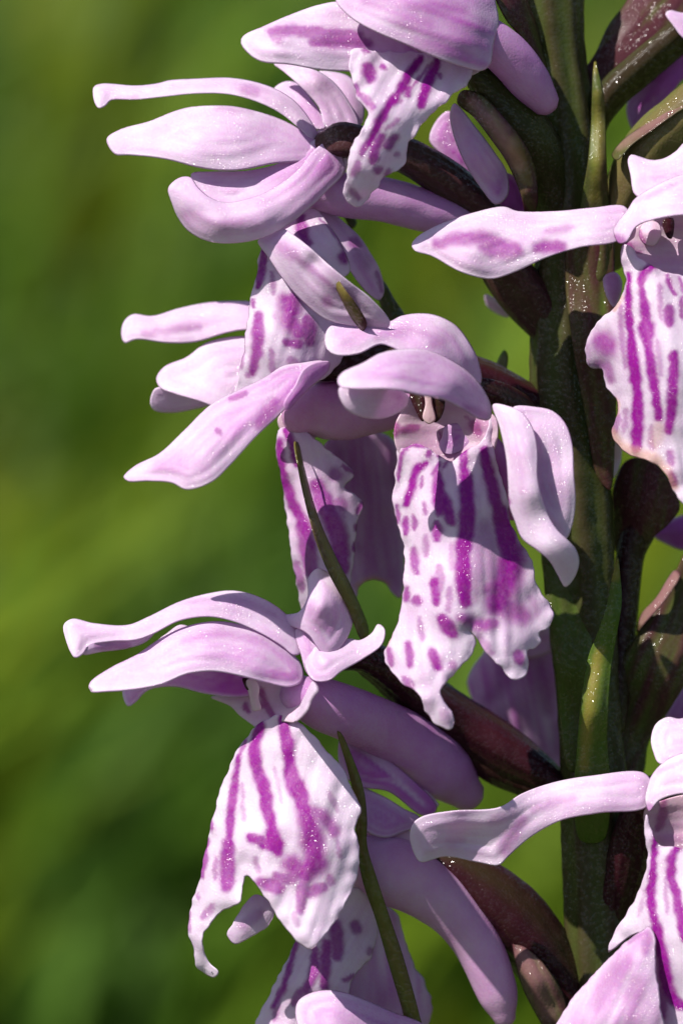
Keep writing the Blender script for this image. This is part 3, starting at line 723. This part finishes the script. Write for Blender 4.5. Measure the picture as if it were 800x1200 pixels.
# ---- flower whose petal enters at the bottom edge
I_ = flower('flower of which one pale petal rises from the bottom edge', '420,1215 460,1215 480,1235 440,1250', '420,1215,80 480,1235,70 440,1250,80')
sheet(I_, 'sepal', '346,1183 350,1172 365,1163 382,1160 400,1162 429,1172 458,1185 494,1199 520,1225 500,1245 420,1240 360,1225 348,1200', '346,1183,124 382,1160,118 458,1185,104 520,1225,86 360,1225,150 440,1230,142 390,1190,150', tint=0.26, puff=10)

# ---- flower at the upper right, cut by the frame
J = flower('flower with brown-edged striped lip and one long tepal crossing in front of the stem',
           '729,285 745,266 770,256 810,250 860,260 870,300 850,330 800,335 760,325 740,310', '729,285,150 870,300,140 800,250,124 790,335,160 790,290,126', tint=0.3, puff=-4, h=3, base_stain=.16,
           strokes=[('734,288 738,300', 9, .9), ('738,296 752,296', 3, .8)])
sheet(J, 'sepal', '482,287 488,278 516,262 558,248 590,242 606,247 653,247 695,243 732,242 740,262 724,282 680,290 640,302 600,320 575,327 540,319 505,300 486,294',
      '482,287,146 516,262,128 590,242,120 653,247,122 732,242,132 724,282,156 640,302,166 575,327,164 505,300,154 560,290,160 600,275,146 650,275,148 690,266,150', tint=0.14, puff=8, pw=10, h=3, wr=3,
      strokes=[('512,287 540,281 565,280 590,288 606,294', 13, .8, .7), ('566,290 600,297', 15, .75, .7), ('628,291 645,290 658,290', 12, .85, .6), ('500,290 530,302 560,306', 14, .22, .9), ('640,272 670,268', 6, .4, .9)])
sheet(J, 'petal', '735,187 739,181 748,183 762,187 775,186 790,178 805,163 840,150 870,180 860,220 800,225 760,235 743,228 738,205', '735,187,120 743,228,140 762,187,116 805,163,110 870,180,110 800,220,152 760,215,140', tint=0.14, puff=8, wr=3,
      strokes=[('750,212 790,206', 10, .2, .9)])
sheet(J, 'petal', '718,271 722,262 735,245 743,233 768,217 800,204 840,198 880,220 885,255 850,255 800,252 764,258 745,266 733,284 724,285', '718,271,168 743,233,172 800,204,156 880,220,150 724,285,178 764,258,206 850,255,206 790,232,198', tint=0.10, puff=10, h=3,
      strokes=[('720,278 728,283', 8, .7, .7), ('745,236 790,218', 5, .25, .9)])
sheet(J, 'anther', '776,258 788,256 789,270 786,280 781,278', '776,258,142 789,268,140 784,280,144', 'ovary', tint=1, h=2.5, thick=4)
sheet(J, 'column', '752,262 762,258 772,262 774,276 766,288 754,286 748,276', '752,262,140 772,262,140 760,288,148 762,272,156', tint=.2, base_stain=.14, h=3, strokes=[('749,272 753,284', 6, .8)])
sheet(J, 'petal', '762,292 775,282 800,280 830,284 835,305 815,320 785,321 770,312', '762,292,132 830,284,130 785,321,146 800,300,118', tint=0.5, puff=-6, h=3, wr=1)
sheet(J, 'petal', '706,326 712,320 721,319 728,328 727,345 719,360 711,350', '706,326,100 728,328,92 719,360,104 716,335,112', tint=0.4, puff=5, h=3)
sheet(J, 'lip', '729,287 726,300 730,318 733,330 729,342 718,362 706,371 691,390 685,412 691,431 704,433 709,454 721,467 723,483 716,508 722,521 739,534 764,542 777,554 789,575 801,592 830,604 862,580 885,520 892,440 880,360 862,310 830,322 795,322 768,314 748,300 738,288',
      '729,287,152 733,330,150 685,412,110 704,433,112 721,467,136 716,508,128 764,542,192 801,592,204 745,340,172 745,430,184 752,490,186 800,330,166 800,430,204 820,540,196 892,440,140 862,310,150 718,385,142',
      tint=0.04, h=3, cren=1.8, ruffle=6, wr=4, puff=5,
      strokes=[('737,322 737,367 741,400', 7), ('740,400 745,440 749,467', 11), ('748,465 748,495 746,526', 11), ('766,312 756,318 751,330 754,352', 7), ('754,350 757,372 758,390', 9), ('758,380 758,394', 15), ('758,390 763,429 768,460 772,490', 9),
               ('780,322 785,338 789,345', 5, .9), ('796,326 800,345', 4, .8), ('783,360 784,380', 9, .9), ('789,415 788,450 786,480 783,505', 10), ('797,350 797,372', 5, .8), ('728,360 730,400 734,430', 5, .6), ('770,400 774,440', 5, .5), ('734,480 732,505', 5, .5), ('762,500 764,525', 6, .5), ('772,335 774,372', 5, .6), ('705,398 714,408', 22, .85, .7), ('700,425 712,430 716,445', 10, .7, .8), ('688,405 690,425', 6, .4), ('723,488 720,505', 8, .6),
               ('784,530 787,545', 6, .7), ('787,558 789,566', 9, .9), ('812,340 816,400 812,470', 11), ('838,340 845,420 838,500', 11)],
      stain=[('715,505 724,518 740,530 766,538 778,552 788,570', 11, .6, .7), ('772,500 768,520', 12, .35, .8), ('722,468 723,483', 6, .5), ('720,362 728,348', 6, .5)])
tube(J, 'ovary', [(855, 92, 50, 34), (805, 138, 44, 36), (765, 176, 34, 37), (738, 222, 20, 32), (712, 300, 0, 20)], 'bract', ribs=3, rib=.06, twist=.8, tint=0.4, stain=.06, deep=.3)
sheet(orchid, 'bract', '716,182 728,165 752,147 776,128 802,111 812,118 790,134 765,152 740,170 722,188', '716,182,66 752,147,60 806,112,70 740,170,80 780,140,82', 'bract', tint=.75, puff=5, h=3, stain=[('724,172 760,147 800,118', 9, .3, .8)])

# ---- flower in the top right corner
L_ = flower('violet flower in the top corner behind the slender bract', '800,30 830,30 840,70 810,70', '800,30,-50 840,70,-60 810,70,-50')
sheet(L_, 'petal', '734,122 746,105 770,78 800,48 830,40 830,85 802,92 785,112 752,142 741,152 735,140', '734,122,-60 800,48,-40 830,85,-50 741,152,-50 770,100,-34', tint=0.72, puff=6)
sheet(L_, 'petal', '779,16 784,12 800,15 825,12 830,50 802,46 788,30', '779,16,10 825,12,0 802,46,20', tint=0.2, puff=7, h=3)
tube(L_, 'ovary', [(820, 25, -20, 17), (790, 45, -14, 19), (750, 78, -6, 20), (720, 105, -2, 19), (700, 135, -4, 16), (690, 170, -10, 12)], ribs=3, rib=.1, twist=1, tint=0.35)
sheet(orchid, 'bract', '684,140 677,118 680,90 697,62 712,30 733,2 745,-25 800,-30 812,20 790,30 752,56 725,77 706,96 694,120', '684,140,-14 697,62,-34 745,-25,-60 812,20,-40 725,77,-20 740,30,-30', 'bract', tint=1.0, puff=5, wr=3)

# ---- flower at the lower right, cut by the frame
K = flower('flower with strongly striped lip and one long tepal in front of the lower stem',
           '755,948 775,938 810,930 860,935 880,975 850,1020 795,1018 766,1008 757,980', '757,948,150 870,975,150 800,930,130 790,1015,130 810,960,128 760,990,126', tint=0.35, puff=-3, h=3, base_stain=.22, strokes=[('777,940 775,955 770,970', 8, .8)])
sheet(K, 'sepal', '480,981 483,966 494,957 530,950 584,946 611,930 647,917 692,909 755,906 765,925 757,946 701,953 656,962 620,982 595,1004 584,1014 561,1011 521,1004 492,1010 484,998',
      '480,981,150 494,957,160 492,1010,146 530,950,166 521,1004,140 584,946,160 584,1014,144 647,917,126 656,962,152 755,906,138 757,946,158 540,980,134 580,980,138 620,952,140 700,930,150', tint=0.22, puff=5, pw=7, h=3, wr=3, thick=8,
      strokes=[('611,962 596,985 592,998', 14, .5, .8), ('625,948 650,942 672,938', 8, .35, .9), ('525,985 540,984', 10, .2, .9), ('575,960 600,952', 9, .25, .9)])
sheet(K, 'petal', '762,866 768,848 782,840 795,842 815,838 850,850 850,890 800,892 772,895 765,882', '762,866,120 782,840,108 850,850,100 772,895,140 820,880,136', tint=0.16, puff=9, h=3)
sheet(K, 'petal', '755,938 757,925 762,910 777,893 800,882 840,878 880,900 880,935 840,934 800,930 772,938 760,951', '755,938,172 777,893,170 840,878,160 880,920,158 760,951,182 800,930,204 840,915,200', tint=0.10, puff=10, h=3, strokes=[('758,944 764,948', 7, .6), ('770,905 800,893', 4, .25)])
multi(K, 'lip', [
    ('757,954 764,975 772,990 790,992 830,1000 870,985 890,1040 895,1140 880,1250 790,1250 775,1200 768,1150 764,1100 750,1093 735,1100 712,1117 714,1105 722,1088 735,1068 751,1036 758,1005 754,975',
     '757,954,160 712,1117,126 751,1036,150 764,1100,170 775,1200,170 800,1000,170 810,1100,206 820,1230,190 895,1140,150 880,1000,150', dict(tint=0.04, h=3, cren=1.2, ruffle=4, wr=4, puff=5,
     strokes=[('772,962 768,985 766,1009', 7), ('766,1009 763,1054 769,1085', 9), ('769,1085 775,1112 780,1145 790,1172 805,1180', 12), ('797,990 787,1003 786,1020 792,1048', 8), ('792,1045 797,1072 803,1100', 10), ('820,1000 825,1080 820,1150', 10), ('850,1000 860,1080', 10), ('791,975 796,980', 4, .7), ('778,1150 776,1190', 10, .7), ('788,1020 786,1030', 8, .9), ('780,1030 782,1070', 4, .5), ('756,1045 748,1075', 4, .35)])),
    ('645,1215 655,1193 669,1171 701,1135 728,1108 748,1092 760,1086 767,1098 768,1135 774,1180 780,1250 650,1255', '645,1215,150 701,1135,150 760,1086,178 768,1135,196 780,1250,190 700,1190,186 735,1130,186', dict(tint=0.36, puff=7, wr=5, cren=1.5,
     strokes=[('735,1128 715,1150 700,1180', 16, .45, .9), ('758,1095 756,1115', 10, .6, .8), ('735,1105 750,1095', 6, .5), ('745,1150 740,1200', 18, .3, .9)]))])
tube(K, 'ovary', [(800, 915, 70, 18), (770, 925, 60, 20), (745, 960, 44, 22), (733, 1005, 30, 24), (722, 1060, 14, 22), (708, 1110, 4, 16)], ribs=3, rib=.1, twist=1, tint=1)

# ---- shaded flowers on the far side
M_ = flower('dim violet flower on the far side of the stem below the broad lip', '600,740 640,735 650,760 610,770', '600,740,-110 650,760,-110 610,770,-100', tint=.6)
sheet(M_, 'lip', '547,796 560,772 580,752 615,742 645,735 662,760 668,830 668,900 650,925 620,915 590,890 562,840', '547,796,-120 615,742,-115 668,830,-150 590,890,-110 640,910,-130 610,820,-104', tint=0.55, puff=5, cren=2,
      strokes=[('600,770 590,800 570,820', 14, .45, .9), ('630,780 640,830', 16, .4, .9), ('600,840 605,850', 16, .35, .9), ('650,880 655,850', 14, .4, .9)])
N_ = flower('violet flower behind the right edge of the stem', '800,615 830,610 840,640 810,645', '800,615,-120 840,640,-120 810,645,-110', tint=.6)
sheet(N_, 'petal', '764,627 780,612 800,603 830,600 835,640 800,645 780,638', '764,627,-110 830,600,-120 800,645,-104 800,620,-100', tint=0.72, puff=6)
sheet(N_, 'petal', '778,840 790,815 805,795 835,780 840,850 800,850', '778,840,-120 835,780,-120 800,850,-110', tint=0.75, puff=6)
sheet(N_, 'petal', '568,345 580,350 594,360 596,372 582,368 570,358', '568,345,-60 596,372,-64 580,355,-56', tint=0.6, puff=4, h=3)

# ---- bracts and the right-hand ovary
sheet(orchid, 'bract', '697,68 694,84 693,110 692,144 688,190 680,240 676,300 690,340 712,330 716,285 713,237 710,180 709,135 706,105 700,80', '696,70,44 692,144,46 709,135,46 680,240,44 713,237,46 690,335,38 700,190,64 702,110,56', 'bract', tint=0.42, puff=9, pw=7, h=3,
      strokes=[('696,73 697,82', 9, .6), ('700,110 699,180 697,235', 8, .55, .9)])
sheet(orchid, 'bract', '668,262 690,255 714,268 720,340 722,420 720,520 714,575 700,560 684,480 670,400 662,330', '668,262,42 714,268,40 720,420,36 714,575,26 684,480,44 664,350,42 698,400,56', 'bract', tint=0.75, puff=6, wr=3)
sheet(orchid, 'bract', '723,651 719,666 715,682 710,709 698,745 689,769 680,820 675,880 672,930 680,985 706,985 715,930 711,865 713,820 717,775 723,739 728,705 726,672', '722,653,122 710,709,126 728,700,126 689,769,122 717,775,124 675,880,106 711,865,108 680,985,52 702,840,132 716,720,136 695,930,96', 'bract', tint=0.05, puff=8, pw=7, h=3,
      strokes=[('722,657 720,676', 12, .75), ('703,762 695,800 688,850 684,900', 9, .85, .9)], stain=[])
sheet(orchid, 'bract', '645,738 638,700 640,660 668,680 690,720 694,770 688,830 680,900 668,905 662,893 654,835 650,790', '645,738,40 640,660,30 690,720,24 688,830,20 662,893,32 654,800,42 670,780,50', 'bract', tint=0.25, puff=7, pw=7)
tube(orchid, 'pedicel', [(752, 600, -50, 22), (746, 622, -48, 20), (738, 645, -44, 17), (732, 700, -36, 15), (726, 780, -26, 15), (718, 850, -12, 14)], 'ovary', ribs=3, rib=.08, twist=.6, tint=.75)
sheet(orchid, 'bract', '718,602 718,570 733,540 762,538 796,592 785,612 763,631 750,643 735,660 722,650', '718,602,-40 733,540,-30 796,592,-24 750,643,-40 757,590,-14', 'bract', tint=1.0, puff=3)
sheet(orchid, 'bract', '830,600 800,650 792,667 770,700 752,721 746,742 728,772 719,805 714,850 714,905 730,925 752,908 760,870 785,830 810,790 840,740 850,650', '830,600,-14 752,721,-20 719,805,-22 714,905,-22 760,870,-38 840,740,-34 770,780,0', 'bract', tint=0.7, puff=6,
      stain=[])
sheet(orchid, 'bract', '746,742 749,722 768,700 790,668 797,672 785,695 772,712 754,732', '746,742,-10 768,700,-4 797,672,-8 772,712,10', 'bract', tint=0.9, puff=3, h=3, stain=[('752,728 790,675', 10, .35)])
sheet(orchid, 'bract', '573,462 577,440 585,418 591,410 595,416 592,440 584,460', '573,462,-40 591,410,-46 584,460,-36', 'bract', tint=0.0, puff=3, h=3, stain=[('580,445 590,420', 10, .15)])
sheet(orchid, 'bract', '714,500 722,490 728,520 726,545 718,560 712,540', '714,500,-20 728,520,-24 716,558,-18', 'petal', tint=0.0, puff=3, h=3, stain=[('720,525 720,530', 20, .35)])
